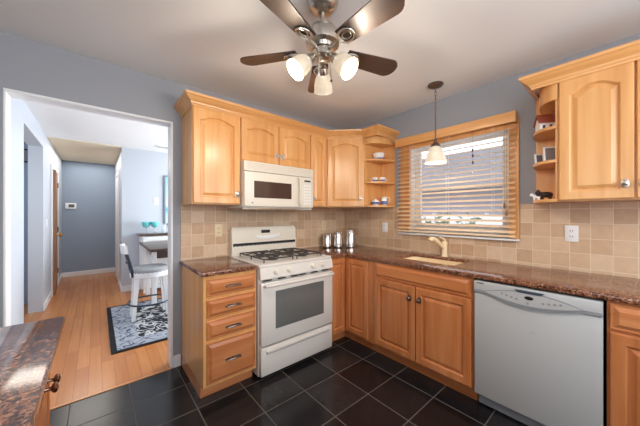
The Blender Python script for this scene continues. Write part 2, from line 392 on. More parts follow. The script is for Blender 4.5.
# ------------------------------------------------------------------ window and blind
win = struct('window_1', B().box(.08, .12, WY0, WY0+.03, WZ0, WZ1, .003), 'trim')
f = B()
f.box(.075, .12, WY1-.03, WY1, WZ0, WZ1, .003); f.box(.075, .12, WY0+.03, WY1-.03, WZ0, WZ0+.03, .003); f.box(.075, .12, WY0+.03, WY1-.03, WZ1-.03, WZ1, .003)
f.box(.082, .112, WY0+.03, WY0+.075, WZ0+.03, WZ1-.03, .003); f.box(.082, .112, WY1-.075, WY1-.03, WZ0+.03, WZ1-.03, .003)
f.box(.082, .112, WY0+.075, WY1-.075, 1.565, 1.60, .003); f.box(.082, .112, WY0+.075, WY1-.075, WZ0+.03, WZ0+.075, .003)
obj('window_frame', f, 'trim', win)
obj('window_pane', B().box(.096, .100, WY0+.05, WY1-.05, WZ0+.05, WZ1-.05), 'pane', win)
c = B(); c.box(-.016, 0, WY0-.065, WY0+.004, 1.118, WZ1-.004, .004); c.box(-.016, 0, WY1-.004, WY1+.115, 1.118, WZ1-.004, .004); c.box(-.016, 0, WY0-.065, WY1+.115, WZ1-.004, 2.10, .004)
obj('window_casing', c, 'maple', win)
obj('window_jamb', B().box(0, .075, WY0, WY0+.012, WZ0, WZ1).box(0, .075, WY1-.012, WY1, WZ0, WZ1).box(0, .075, WY0+.012, WY1-.012, WZ1-.012, WZ1), 'trim', win)
c = B(); c.box(-.05, .08, WY0-.07, WY1+.125, 1.100, 1.118, .005)
obj('window_sill', c, 'trim', win)
bl = thing('wooden_blind', 'light oak slatted blind under a flat valance over the sink window', 'blind', (0, -1.415, 1.13))
obj('valance', B().box(-.085, -.07, -.548, .555, .925, 1.012, .004, 2).box(-.07, -.018, -.548, -.536, .925, 1.012, .003).box(-.07, -.018, .543, .555, .925, 1.012, .003), 'maple_y', bl)
obj('head_rail', B().box(-.066, -.022, -.53, .537, .945, 1.0, .003), 'blind', bl)
NS = 20
sl0 = None
for k in range(NS):
    z = .045 + k*(.885/NS)
    if sl0 is None:
        s_ = B(); s_.box(-.025, .025, -.535, .54, -.0014, .0014, .001); s_.xf(Matrix.Rotation(R(-21), 4, 'Y'))
        sl0 = o = obj('slat', s_, 'blind', bl)
    else:
        o = sl0.copy(); COL.objects.link(o); o.parent = bl
    o.location = (-.044, 0, z)
obj('bottom_rail', B().box(-.069, -.019, -.535, .54, 0, .016, .004), 'blind', bl)
for y in (-.38, 0.0, .38):
    obj('ladder_cord', B().tube([(-.071, y, .01), (-.071, y, .95)], .0012, 5).tube([(-.017, y, .01), (-.017, y, .95)], .0012, 5), 'plate_w', bl)
for y, zt in ((-.47, .28), (-.485, .22)):
    obj('pull_cord', B().tube([(-.078, y, zt), (-.078, y, .95)], .001, 5).lathe([(.002, .0), (.007, -.005), (.009, -.035), (.004, -.045)], (-.078, y, zt), 10), 'doorwood', bl)
for zt in (.66, .72, .77):
    obj('cord_tassel', B().lathe([(.002, .0), (.006, -.004), (.007, -.022), (.003, -.028)], (-.078, -.235+.004*(zt-.7), zt), 8).tube([(-.078, -.235, zt), (-.078, -.235, .95)], .0009, 5), 'figdark', bl)

# ------------------------------------------------------------------ cabinet doors and drawers (local: x along, -y out)
def panel_loop(x0, x1, z0, z1, arch, y, n=14):
    L = [(x0, y, z0), (x1, y, z0)]
    for i in range(n+1):
        s = i/n; x = x1+(x0-x1)*s; u = 2*s-1
        if arch > 0:
            sh = 0.12
            a = abs(u); k = 0.0 if a > 1-sh else (1-(a/(1-sh))**2)
            z = z1 - arch*(1-k)
        else: z = z1
        L.append((x, y, z))
    return L
def door(b, x0, x1, z0, z1, yf, arch=0.0, t=.019, st=.056, rail=None):
    """raised panel front; yf is the cabinet face the door lies on"""
    rail = rail or st; top = rail + (.01 if arch else 0)
    f = yf - t
    def il(d, y, a): return panel_loop(x0+st+d, x1-st-d, z0+rail+d, z1-top-d, a, y)
    lo = [panel_loop(x0, x1, z0, z1, 0, yf), panel_loop(x0, x1, z0, z1, 0, f+.005), panel_loop(x0+.005, x1-.005, z0+.005, z1-.005, 0, f),
          il(-.006, f, arch), il(0, f+.006, arch), il(.002, f+.013, arch), il(.009, f+.013, arch), il(.03, f+.002, arch), il(.034, f+.002, arch)]
    b.loops(lo); return b
def drawer_front(b, x0, x1, z0, z1, yf, t=.021):
    f = yf - t
    def q(d, y): return [(x0+d, y, z0+d), (x1-d, y, z0+d), (x1-d, y, z1-d), (x0+d, y, z1-d)]
    b.loops([q(0, yf), q(0, f+.013), q(.002, f+.0115), q(.008, f+.0115), q(.010, f+.014), q(.030, f+.003), q(.0305, f), q(.034, f)]); return b
def knob(parent, x, z, y, plate='nickel', mat='nickel', k=1.0):
    p = B(); p.lathe([(.017*k, 0), (.017*k, .002), (.012*k, .004)], (x, y, z), 18, Matrix.Rotation(R(90), 3, 'X'), True, 1.0, 1.6)
    obj('backplate', p, plate, parent)
    b = B(); b.lathe([(r*k, h*k) for r, h in ((.008, 0), (.0055, .006), (.0055, .016), (.013, .020), (.016, .026), (.013, .031), (.004, .034), (.0005, .0345))], (x, y-.003, z), 18, Matrix.Rotation(R(90), 3, 'X'))
    obj('knob', b, mat, parent)
def bail(parent, x, z, y, w=.05):
    p = B()
    for s in (-1, 1): p.lathe([(.009, 0), (.009, .003), (.005, .005), (.005, .022)], (x+s*w, y, z), 10, Matrix.Rotation(R(90), 3, 'X'))
    pts = [(x-w*1.15, y-.023, z-.001)] + [(x-w+2*w*i/10, y-.024-.006*math.sin(math.pi*i/10), z+.004*math.sin(math.pi*i/10)) for i in range(11)] + [(x+w*1.15, y-.023, z-.001)]
    p.tube(pts, [.003]+[.005+.0025*math.sin(math.pi*i/10) for i in range(11)]+[.003], 8)
    p.box(x-w*1.1, x+w*1.1, y-.004, y, z-.009, z+.009, .002)
    obj('handle', p, 'bronze', parent)
FD = .625       # base cabinet face
CT = .884       # cabinet top
def base_body(parent, wd, wd_mat='maple', hollow=False):
    c = B()
    if hollow:      # open above for the sink bowl
        c.box(0, wd, -FD+.001, -.01, .10, .66); c.box(0, wd, -FD+.001, -FD+.02, .66, CT)
        c.box(0, .018, -FD+.02, -.01, .66, CT); c.box(wd-.018, wd, -FD+.02, -.01, .66, CT)
    else:
        c.box(0, wd, -FD+.001, -.01, .10, CT, .001)
    obj('cabinet_body', c, wd_mat, parent)
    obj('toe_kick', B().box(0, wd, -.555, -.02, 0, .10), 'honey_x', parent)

# drawer base, left of the range
X0 = -2.04; DWD = .40
cb = thing('drawer_cabinet', 'maple base cabinet with four drawers left of the white range', 'cabinet', (X0, 0, 0), WA)
base_body(cb, DWD)
for z0, z1 in ((.738, .856), (.588, .714), (.435, .564), (.122, .406)):
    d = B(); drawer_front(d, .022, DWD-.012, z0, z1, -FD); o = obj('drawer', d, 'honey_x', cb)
    bail(o, .205, (z0+z1)/2, -FD-.019)
tag(obj('countertop', B().box(-2.055, -1.638, -.65, -.0095, CT+.0005, .914, .005, 2), 'granite'), 'short speckled red brown granite countertop on the drawer cabinet', 'countertop')

# corner base cabinet: two fronts meeting in the inner corner
cc = thing('corner_cabinet', 'maple corner base cabinet with two doors meeting at an inside corner', 'cabinet', (0, 0, 0))
XR = -.862
def Lpoly(a, xr, yr): return [(-.01, -.01), (xr, -.01), (xr, -a), (-a, -a), (-a, yr), (-.01, yr)]
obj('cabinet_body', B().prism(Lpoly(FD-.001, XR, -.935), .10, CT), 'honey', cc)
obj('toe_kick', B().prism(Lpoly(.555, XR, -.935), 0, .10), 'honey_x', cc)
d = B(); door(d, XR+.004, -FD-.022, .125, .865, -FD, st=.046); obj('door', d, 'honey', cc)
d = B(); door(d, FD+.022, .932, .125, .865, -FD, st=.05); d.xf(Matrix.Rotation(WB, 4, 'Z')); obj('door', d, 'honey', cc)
# sink base
SK0, SKW = -.937, .912
sk = thing('sink_cabinet', 'maple sink base cabinet with a false drawer front and two doors', 'cabinet', (0, SK0, 0), WB)
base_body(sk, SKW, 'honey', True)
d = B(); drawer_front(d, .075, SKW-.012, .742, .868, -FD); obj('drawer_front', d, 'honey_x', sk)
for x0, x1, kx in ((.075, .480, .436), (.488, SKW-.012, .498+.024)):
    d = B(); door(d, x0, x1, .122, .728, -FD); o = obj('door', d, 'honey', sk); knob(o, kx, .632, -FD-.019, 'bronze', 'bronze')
# right base cabinet
RB0 = -2.467
rb = thing('base_cabinet', 'maple base cabinet with a drawer and door right of the dishwasher', 'cabinet', (0, RB0, 0), WB)
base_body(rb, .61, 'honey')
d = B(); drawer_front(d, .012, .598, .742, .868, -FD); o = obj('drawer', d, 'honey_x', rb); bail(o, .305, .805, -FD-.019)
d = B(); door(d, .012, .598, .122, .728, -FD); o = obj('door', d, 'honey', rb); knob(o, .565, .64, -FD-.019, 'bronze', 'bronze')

# long countertop with the sink cut-out
HX0, HX1, HY0, HY1 = -.455, -.105, -1.645, -1.105
def slab_with_hole():
    bm = B()
    out = [(-.0095, -.0095), (XR, -.0095), (XR, -.65), (-.65, -.65), (-.65, -3.08), (-.0095, -3.08)]
    # cells around the cut-out, merged
    cells = [(XR, -.65, -.65, -.0095), (-.65, HX0, -3.08, -.0095), (HX1, -.0095, -3.08, -.0095), (HX0, HX1, HY1, -.0095), (HX0, HX1, -3.08, HY0)]
    def grid():
        xs = sorted({c for q in cells for c in q[:2]}); ys = sorted({c for q in cells for c in q[2:]})
        V = {}
        def v(x, y, z):
            k = (round(x, 4), round(y, 4), z)
            if k not in V: V[k] = bm.bm.verts.new((x, y, z))
            return V[k]
        def solid(i, j):
            if i < 0 or j < 0 or i >= len(xs)-1 or j >= len(ys)-1: return False
            cx, cy = (xs[i]+xs[i+1])/2, (ys[j]+ys[j+1])/2
            return any(q[0] < cx < q[1] and q[2] < cy < q[3] for q in cells)
        z0, z1 = CT+.0005, .914
        for i in range(len(xs)-1):
            for j in range(len(ys)-1):
                if not solid(i, j): continue
                a, b_, c, d = xs[i], xs[i+1], ys[j], ys[j+1]
                bm.bm.faces.new((v(a,c,z1), v(b_,c,z1), v(b_,d,z1), v(a,d,z1))); bm.bm.faces.new((v(a,c,z0), v(a,d,z0), v(b_,d,z0), v(b_,c,z0)))
                for di, dj, p, q in ((-1,0,(a,c),(a,d)), (1,0,(b_,c),(b_,d)), (0,-1,(a,c),(b_,c)), (0,1,(a,d),(b_,d))):
                    if not solid(i+di, j+dj): bm.bm.faces.new((v(*p,z0), v(*q,z0), v(*q,z1), v(*p,z1)))
    grid()
    bmesh.ops.recalc_face_normals(bm.bm, faces=bm.bm.faces)
    es = [e for e in bm.bm.edges if len(e.link_faces) == 2 and e.calc_face_angle() > 1.0 and abs(e.verts[0].co.z-e.verts[1].co.z) < 1e-5]
    bmesh.ops.bevel(bm.bm, geom=es, offset=.005, segments=2, affect='EDGES', profile=0.5)
    return bm
tag(obj('countertop', slab_with_hole(), 'granite'), 'long L shaped red brown granite countertop with the sink cut into it', 'countertop')
# undermount sink
si = thing('sink', 'almond undermount sink basin set into the granite below the window', 'sink', (-.28, -1.375, .70))
def basin():
    b = B(); hx, hy = .20, .295
    def rr(x, y, z, r=.05, n=5):
        L = []
        for cx, cy, a0 in ((x-r, y-r, 0), (-x+r, y-r, 90), (-x+r, -y+r, 180), (x-r, -y+r, 270)):
            for k in range(n+1):
                a = R(a0+90*k/n); L.append((cx+r*math.cos(a), cy+r*math.sin(a), z))
        return L
    b.loops([rr(hx, hy, .1835), rr(hx-.025, hy-.025, .1835), rr(hx-.035, hy-.035, .03), rr(hx-.08, hy-.08, .012), rr(hx-.08, hy-.08, .002), rr(hx-.015, hy-.015, .02), rr(hx, hy, .175)], closed=True)
    b.box(-hx+.07, hx-.07, -hy+.07, hy-.07, .004, .013)
    return b
obj('basin', basin(), 'cream', si)
obj('drain', B().lathe([(.045, 0), (.045, .004), (.03, .005), (.025, .002)], (0, 0, .0135), 20), 'steel', si)
fc = thing('faucet', 'almond single lever faucet with an angled spout behind the sink', 'faucet', (-.055, -1.392, .914))
obj('faucet_body', B().lathe([(.034, 0), (.034, .006), (.027, .012), (.025, .06), (.026, .105), (.028, .13), (.022, .142), (.004, .148)], (0, 0, 0), 20), 'cream', fc)
obj('spout', B().tube([(-.005, 0, .075), (-.05, .012, .115), (-.10, .025, .15), (-.145, .036, .172), (-.175, .044, .175), (-.19, .048, .158)], [.017, .018, .019, .022, .023, .019], 12), 'cream', fc)
obj('lever', B().tube([(0, 0, .14), (.006, -.004, .158), (-.02, .01, .175), (-.06, .02, .186)], [.012, .011, .009, .007], 10), 'cream', fc)

# dishwasher
DW0 = -1.853; DWW = .606
dw = thing('dishwasher', 'white built in dishwasher with an oval control panel', 'dishwasher', (0, DW0, 0), WB)
obj('tub', B().box(.004, DWW-.004, -.60, -.03, .10, .878), 'black', dw)
d = B(); d.box(.006, DWW-.004, -.648, -.60, .108, .79, .006, 2); obj('door', d, 'dw', dw)
obj('control_panel', B().box(.006, DWW-.004, -.655, -.60, .792, .872, .006, 2), 'dw', dw)
def lens(x0, x1, zc, up, dn, n=20):
    a = [(x0+(x1-x0)*i/n, zc-dn*math.sin(math.pi*i/n)**.9) for i in range(n+1)]
    return a + [(x0+(x1-x0)*i/n, zc+up*math.sin(math.pi*i/n)**.9) for i in range(n-1, 0, -1)]
yP = -.655
obj('grey_band', B().prism([(.008, .800), (.060, .800), (.13, .780), (.22, .757), (.31, .752), (.40, .760), (.48, .780), (.545, .800), (.600, .800), (.600, .815), (.54, .815), (.07, .815), (.008, .815)], yP-.004, yP+.01, 'y'), 'dwgrey', dw)
obj('oval_rim', B().prism(lens(.062, .54, .813, .043, .046), yP-.007, yP+.01, 'y'), 'dwgrey', dw)
ov = obj('oval_panel', B().prism(lens(.075, .527, .813, .035, .038), yP-.009, yP+.01, 'y'), 'dw', dw)
for x, z in ((.17, .822), (.195, .816), (.22, .811), (.245, .806), (.37, .806), (.395, .81), (.42, .814), (.445, .818), (.30, .790)):
    obj('button', B().lathe([(.006, 0), (.006, .002), (.004, .003)], (x, yP-.009, z), 10, Matrix.Rotation(R(90), 3, 'X')), 'dwgrey', ov)
obj('display', B().lathe([(.022, 0), (.021, .002), (.001, .003)], (.305, yP-.009, .822), 20, Matrix.Rotation(R(90), 3, 'X'), True, 1, .5), 'black', ov)
h = B(); h.prism([(.235, .862), (.25, .846), (.36, .846), (.375, .862)], yP-.010, yP+.01, 'y'); obj('handle', h, plain('handle_pocket_blue_grey', lin(64, 74, 88), .3), dw)
m_ = B()
for k in range(3): m_.box(.026+.014*k, .036+.014*k, yP-.001, yP+.002, .855, .862)
obj('control_marks', m_, 'black', dw)
obj('toe_panel', B().box(.01, DWW-.01, -.575, -.56, .012, .108, .002), 'dwgrey', dw)

# ------------------------------------------------------------------ gas range
RX, RW = -1.632, .766
rg = thing('gas_range', 'white gas range with four burners between the maple cabinets', 'range', (RX, 0, 0), WA)
obj('body', B().box(0, RW, -.645, -.02, .03, .895, .003), 'white', rg)
for x in (.05, RW-.05):
    for y in (-.58, -.08): obj('foot', B().lathe([(.02, 0), (.02, .03)], (x, y, 0), 10), 'black', rg)
ctp = B(); ctp.box(-.002, RW+.002, -.665, -.02, .893, .916, .006, 2)
ck = obj('cooktop', ctp, 'white', rg)
gb = B()
gb.loops([P_ for P_ in (
    [(.012, -.085, .915), (RW-.012, -.085, .915), (RW-.012, -.02, .915), (.012, -.02, .915)],
    [(.012, -.085, 1.05), (RW-.012, -.085, 1.05), (RW-.012, -.02, 1.05), (.012, -.02, 1.05)],
    [(.012, -.075, 1.165), (RW-.012, -.075, 1.165), (RW-.012, -.02, 1.165), (.012, -.02, 1.165)],
    [(.022, -.064, 1.192), (RW-.022, -.064, 1.192), (RW-.022, -.025, 1.192), (.022, -.025, 1.192)])])
bgd = obj('backguard', gb, 'almond', rg)
obj('vent_strip', B().box(.024, RW-.02, -.088, -.08, 1.005, 1.034, .002), 'black', bgd)
v_ = B()
for k in range(16): v_.box(.035+.0445*k, .062+.0445*k, -.0895, -.087, 1.008, 1.012)
obj('vent_slot', v_, 'dwgrey', bgd)
obj('clock', B().box(.325, .425, -.0835, -.072, 1.125, 1.157, .003), 'black', bgd)
obj('touch_panel', B().prism([(.25, 1.10), (.30, 1.075), (.38, 1.065), (.46, 1.07), (.53, 1.09), (.55, 1.115), (.50, 1.108), (.42, 1.098), (.34, 1.098), (.28, 1.108)], -.089, -.074, 'y'), 'plate_w', bgd)
# burners and grates
for gx0, gx1 in ((.075, .36), (.405, .69)):
    g = B(); z = .945; r = .0055
    y0, y1 = -.60, -.13
    g.tube([(gx0, y0, z), (gx1, y0, z), (gx1, y1, z), (gx0, y1, z)], r, 6, True)
    xm, ym = (gx0+gx1)/2, (y0+y1)/2
    g.tube([(gx0, ym, z), (gx1, ym, z)], r, 6)
    for yc in ((y0+ym)/2, (ym+y1)/2):
        g.tube([(xm+.055*math.cos(a*math.pi/6), yc+.055*math.sin(a*math.pi/6), z+.002) for a in range(12)], r, 6, True)
        for dx, dy, L in ((1, 0, (gx1-gx0)/2), (-1, 0, (gx1-gx0)/2), (0, 1, (y1-y0)/4), (0, -1, (y1-y0)/4)):
            g.tube([(xm+dx*.03, yc+dy*.03, z+.008), (xm+dx*.07, yc+dy*.07, z+.008), (xm+dx*L, yc+dy*L, z)], r, 6)
    for x in (gx0, gx1):
        for y in (y0, ym, y1): g.tube([(x, y, .914), (x, y, z)], r, 6)
    obj('burner_grate', g, 'iron', ck)
    for yc in ((y0+ym)/2, (ym+y1)/2):
        obj('burner', B().lathe([(.052, .915), (.05, .918), (.036, .920), (.034, .930), (.03, .934), (.001, .935)], (xm, yc, 0), 20), 'iron', ck)
# control panel and knobs
cp = B(); cp.prism([(-.645, .80), (-.688, .805), (-.672, .893), (-.645, .893)], .0, RW, 'x')
cpo = obj('control_panel', cp, 'white', rg)
kt = Matrix.Rotation(R(90-10), 3, 'X')
for x in (.137, .262, .518, .640):
    k = B(); k.lathe([(.024, 0), (.024, .004), (.019, .006), (.017, .022), (.014, .025), (.001, .026)], (x, -.6795, .852), 18, kt)
    k.box(x-.004, x+.004, -.712, -.70, .842, .868, .001)
    obj('knob', k, 'almond', cpo)
s_ = B()
for x0, x1 in ((.03, .11), (.17, .24), (.30, .37), (.385, .455), (.52, .59), (.65, .73)): s_.box(x0, x1, -.672, -.66, .784, .792)
obj('vent_slot', s_, 'black', rg)
od = obj('oven_door', B().box(.004, RW-.004, -.69, -.647, .278, .775, .008, 2), 'white', rg)
obj('door_window', B().box(.130, .648, -.6925, -.685, .392, .700, .006, 2), 'ovenglass', od)
h = B(); h.tube([(.03, -.69, .752), (.032, -.725, .758), (.06, -.738, .76)] + [(.06+.646*i/8, -.738-.004*math.sin(math.pi*i/8), .76) for i in range(1, 8)] + [(RW-.06, -.738, .76), (RW-.032, -.725, .758), (RW-.03, -.69, .752)], .013, 10)
obj('handle', h, 'white', od)
dr = B(); dr.box(.004, RW-.004, -.685, -.647, .04, .262, .008, 2)
dro = obj('storage_drawer', dr, 'white', rg)
obj('drawer_lip', B().prism([(-.686, .205), (-.704, .225), (-.704, .236), (-.686, .24)], .05, RW-.05, 'x'), 'white', dro)

# ------------------------------------------------------------------ upper cabinets
UB, UT, UF = 1.40, 2.20, .321
def upper(name, label, w, loc, rz, z0=UB):
    t = thing(name, label, 'cabinet', (loc[0], loc[1], z0), rz)
    obj('cabinet_body', B().box(0, w, -UF, -.001, 0, UT-z0, .001), 'maple', t)
    return t
u1 = upper('wall_cabinet', 'tall single door maple wall cabinet at the doorway end of the row', .392, (-2.036, 0), WA)
d = B(); door(d, .006, .388, .008, .772, -UF, .035); o = obj('door', d, 'maple', u1); knob(o, .36, .092, -UF-.019)
u2 = upper('wall_cabinet', 'short two door maple cabinet above the microwave', .780, (-1.643, 0), WA, 1.79)
d = B(); door(d, .006, .386, .008, .382, -UF, .03); o = obj('door', d, 'maple', u2); knob(o, .358, .09, -UF-.019)
d = B(); door(d, .394, .774, .008, .382, -UF, .03); o = obj('door', d, 'maple', u2); knob(o, .422, .09, -UF-.019)
u3 = upper('wall_cabinet', 'narrow maple wall cabinet between the microwave and the corner', .238, (-.862, 0), WA)
d = B(); door(d, .006, .226, .008, .772, -UF, .03, st=.05); o = obj('door', d, 'maple', u3); knob(o, .03, .09, -UF-.019)
# diagonal corner cabinet
K = .622
dc = thing('corner_wall_cabinet', 'diagonal maple corner wall cabinet with one arched door', 'cabinet', (0, 0, UB))
obj('cabinet_body', B().prism([(-.001, -.001), (-K, -.001), (-K, -UF), (-UF, -K), (-.001, -K)], 0, UT-UB), 'maple', dc)
DL = (K-UF)*math.sqrt(2)
d = B(); door(d, .012, DL-.012, .008, .772, 0, .035)
d.xf(Matrix.Translation((-K, -UF, 0)) @ Matrix.Rotation(R(-45), 4, 'Z')); o = obj('door', d, 'maple', dc)
def moved_knob(parent, x, z, mat4):
    for nm, bb in (('backplate', B().lathe([(.017, 0), (.017, .002), (.012, .004)], (x, -.019, z), 18, Matrix.Rotation(R(90), 3, 'X'), True, 1.0, 1.6)),
                   ('knob', B().lathe([(.008, 0), (.0055, .006), (.0055, .016), (.013, .020), (.016, .026), (.013, .031), (.0005, .0345)], (x, -.022, z), 18, Matrix.Rotation(R(90), 3, 'X')))):
        obj(nm, bb.xf(mat4), 'nickel', parent)
moved_knob(o, DL-.04, .092, Matrix.Translation((-K, -UF, 0)) @ Matrix.Rotation(R(-45), 4, 'Z'))
# right wall cabinet
u4 = upper('wall_cabinet', 'large two door maple wall cabinet right of the window', .68, (0, -2.242), WB)
d = B(); door(d, .006, .318, .008, .772, -UF, .04); o = obj('door', d, 'maple', u4); knob(o, .284, .092, -UF-.019)
d = B(); door(d, .326, .672, .008, .772, -UF, .04); o = obj('door', d, 'maple', u4); knob(o, .352, .092, -UF-.019)

# open end shelves (local: x from the cabinet outwards along the wall, -y out from the wall)
def quarter(w, dp, flip, n=14):
    """top view of a shelf: straight along cabinet side and wall, curved at the free corner"""
    P = [(0, -.012), (0, -dp)]
    for i in range(n+1):
        a = math.pi/2*i/n
        P.append((w*math.sin(a)**.9 if i else 0, -.04-(dp-.04)*math.cos(a)**.75 if i < n else -.04))
    P = P[:2] + P[3:] + [(w, -.012)]
    return [((-x if flip else x), y) for x, y in P]
def end_shelf(label, loc, w, flip, zs, val):
    t = thing('end_shelf', label, 'shelf unit', (loc[0], loc[1], UB), WB)
    s = -1 if flip else 1
    obj('back_panel', B().box(0, s*w, -.012, -.001, 0, UT-UB), 'maple', t)
    obj('side_panel', B().box(s*.0005, s*.012, -UF, -.012, 0, UT-UB), 'maple', t)
    for z in zs:
        obj('shelf', B().prism(quarter(w, UF+.012, flip), z, z+.018), 'maple_x', t)
    obj('top_rail', B().prism(quarter(w-.04 if flip else w, UF+.012, flip), val, UT-UB), 'maple', t)
    return t
LSH = (.0, .262, .512)
esl = end_shelf('open maple corner shelf left of the window holding white china', (0, -K-.0005), .185, False, LSH, .70)
RSH = (.0, .258, .478)
esr = end_shelf('open maple end shelf right of the window holding small ornaments', (0, -2.2415), .165, True, RSH, .665)
# crown mouldings
prof = [(o*.8, z) for o, z in [(0, 2.165), (.008, 2.165), (.010, 2.178), (.018, 2.184), (.022, 2.194), (.038, 2.206), (.058, 2.218), (.066, 2.228), (.076, 2.232), (.080, 2.250), (0, 2.250)]]
E_ = UF+.0005
tag(obj('crown_molding', B().sweep([(-2.0365, -.002), (-2.0365, -E_-.019), (-K-.005, -E_-.019), (-E_-.019, -K-.005), (-E_-.019, -.81), (-.002, -.81)], prof), 'maple_x'), 'maple crown molding running over the cabinets above the range and around the corner', 'molding')
tag(obj('crown_molding', B().sweep([(-.002, -2.115), (-E_-.019, -2.115), (-E_-.019, -2.93), (-.002, -2.93)], prof), 'maple_y'), 'maple crown molding on top of the cabinet right of the window', 'molding')

# ------------------------------------------------------------------ microwave
MX, MW_, MZ = -1.640, .764, 1.375
mw = thing('microwave', 'cream over the range microwave with a dark window and vertical handle', 'microwave', (MX, 0, MZ), WA)
obj('body', B().box(0, MW_, -.375, -.001, 0, .413, .003), 'almond', mw)
g = B(); g.prism([(-.375, .325), (-.402, .325), (-.398, .40), (-.39, .412), (-.375, .412)], 0, MW_, 'x')
go = obj('vent_grille', g, 'almond', mw)
s_ = B()
for k in range(5): s_.box(.03, MW_-.03, -.4035, -.397, .338+.013*k, .341+.013*k)
obj('grille_slot', s_, plain('grille_shadow_cream', lin(206, 198, 182), .5), go)
do = obj('door', B().box(.002, .612, -.405, -.376, .012, .320, .008, 3), 'almond', mw)
obj('window', B().box(.088, .490, -.4065, -.40, .088, .243, .004), 'mwglass', do)
h = B(); h.tube([(.570, -.404, .035), (.570, -.432, .05), (.570, -.44, .09), (.570, -.442, .165), (.570, -.44, .24), (.570, -.432, .285), (.570, -.404, .30)], .014, 12)
obj('handle', h, 'almond', do)
co = obj('control_panel', B().box(.616, MW_-.002, -.403, -.376, .012, .320, .006, 2), 'almond', mw)
obj('display', B().box(.645, .725, -.4045, -.40, .272, .292, .002), 'lcd', co)
for r_ in range(7):
    for c_ in range(3):
        obj('key', B().box(.640+.033*c_, .664+.033*c_, -.4045, -.401, .045+.03*r_, .062+.03*r_, .002), 'plate_w', co)
obj('badge', B().lathe([(.008, 0), (.007, .002)], (.075, -.405, .045), 14, Matrix.Rotation(R(90), 3, 'X')), 'dwgrey', do)
obj('hood_base', B().box(-.0, MW_, -.37, -.02, -.012, 0, .002), 'steel', mw)

# ------------------------------------------------------------------ canisters
def canister(label, x, y, h, s):
    t = thing('canister', label, 'canister', (x, y, .914), 0, 'steel canisters in the counter corner')
    obj('canister_body', B().lathe([(s-.004, 0), (s, .004), (s, h-.03), (s-.002, h-.026)], (0, 0, 0), 32), 'steel', t)
    obj('lid', B().lathe([(s+.002, h-.0255), (s+.002, h-.004), (s-.002, h), (.001, h+.001)], (0, 0, 0), 32), 'steel', t)
canister('smallest steel canister of three, nearest the range', -.435, -.125, .165, .054)
canister('middle sized steel canister, between the other two', -.325, -.205, .19, .055)
canister('tallest steel canister of three, nearest the sink', -.205, -.305, .215, .06)

# ------------------------------------------------------------------ electrical plates
def plate(label, cat, loc, rz, mat, kind):
    t = thing({'outlet': 'wall_outlet', 'switch': 'light_switch'}[kind], label, cat, loc, rz)
    obj('cover_plate', B().box(-.036, .036, -.006, 0, -.058, .058, .003, 2), mat, t)
    if kind == 'outlet':
        for z in (-.02, .02):
            s = obj('socket', B().lathe([(.016, 0), (.016, .0025)], (0, -.006, z), 16, Matrix.Rotation(R(90), 3, 'X'), True, 1, .9), mat, t)
            obj('socket_slot', B().box(-.008, -.005, -.0092, -.008, z-.005, z+.006).box(.005, .008, -.0092, -.008, z-.005, z+.006).box(-.002, .002, -.0092, -.008, z-.011, z-.008), 'black', s)
    else:
        obj('toggle', B().box(-.005, .005, -.016, -.005, -.006, .012, .002), mat, t)
plate('ivory outlet on the tiles left of the range', 'outlet', (-1.722, -.009, 1.165), WA, 'plate_i', 'outlet')
plate('ivory outlet on the tiles behind the canisters', 'outlet', (-.385, -.009, 1.175), WA, 'plate_i', 'outlet')
plate('white outlet on the tiles between the corner shelf and window', 'outlet', (-.009, -.675, 1.165), WB, 'plate_w', 'outlet')
plate('white outlet on the tiles below the right wall cabinet', 'outlet', (-.009, -2.275, 1.180), WB, 'plate_w', 'outlet')
plate('white switch on the pale wall beside the side room opening', 'light switch', (-3.16, 2.95, 1.19), WL, 'plate_w', 'switch')
plate('white switch plate on the dining room wall beside the picture', 'light switch', (-1.783, 3.03, 1.56), WA, 'plate_w', 'switch')

# ------------------------------------------------------------------ china on the left shelves
def cup(t_name, label, loc, r, h, band=True, handle=0, group=None):
    t = thing(t_name, label, t_name.replace('tea', ''), loc, handle, group)
    obj('cup_body', B().lathe([(r*.55, 0), (r*.6, .004), (r*.9, h*.45), (r, h), (r*.94, h), (r*.84, h*.45), (r*.5, .007)], (0, 0, 0), 20), 'pot', t)
    obj('cup_handle', B().tube([(r*.9, 0, h*.8), (r*1.35, 0, h*.82), (r*1.5, 0, h*.5), (r*1.2, 0, h*.25), (r*.8, 0, h*.3)], .004, 7), 'pot', t)
    if band: obj('blue_band', B().lathe([(r*.74, h*.22), (r*.93, h*.48), (r*.9, h*.48), (r*.72, h*.22)], (0, 0, 0), 20), 'potblue', t)
    return t
zL = [UB+z+.018 for z in LSH]
bowl = thing('china_bowl', 'white china bowl with a blue base on the top left shelf', 'bowl', (-.17, -.705, zL[2]))
obj('bowl_body', B().lathe([(.03, .022), (.05, .024), (.062, .045), (.066, .075), (.062, .075), (.056, .048), (.03, .03)], (0, 0, 0), 24), 'pot', bowl)
obj('saucer', B().lathe([(.035, 0), (.07, .012), (.07, .02), (.04, .022), (.03, .022)], (0, 0, 0), 24), 'potblue', bowl)
cup('teacup', 'white teacup on the middle left shelf, nearer the corner cabinet', (-.20, -.68, zL[1]), .032, .055, True, R(140))
cup('teacup', 'white teacup on the middle left shelf, nearer the window', (-.14, -.735, zL[1]), .032, .055, True, R(-60))
cr = thing('sugar_bowl', 'small white china sugar bowl on the bottom left shelf', 'bowl', (-.20, -.685, zL[0]))
obj('bowl_body', B().lathe([(.025, 0), (.04, .015), (.046, .035), (.038, .055), (.03, .06)], (0, 0, 0), 20), 'pot', cr)
obj('lid', B().lathe([(.034, .058), (.02, .068), (.006, .072), (.008, .08), (.001, .084)], (0, 0, 0), 20), 'pot', cr)
obj('blue_band', B().lathe([(.0405, .016), (.0465, .035), (.045, .04)], (0, 0, 0), 20), 'potblue', cr)
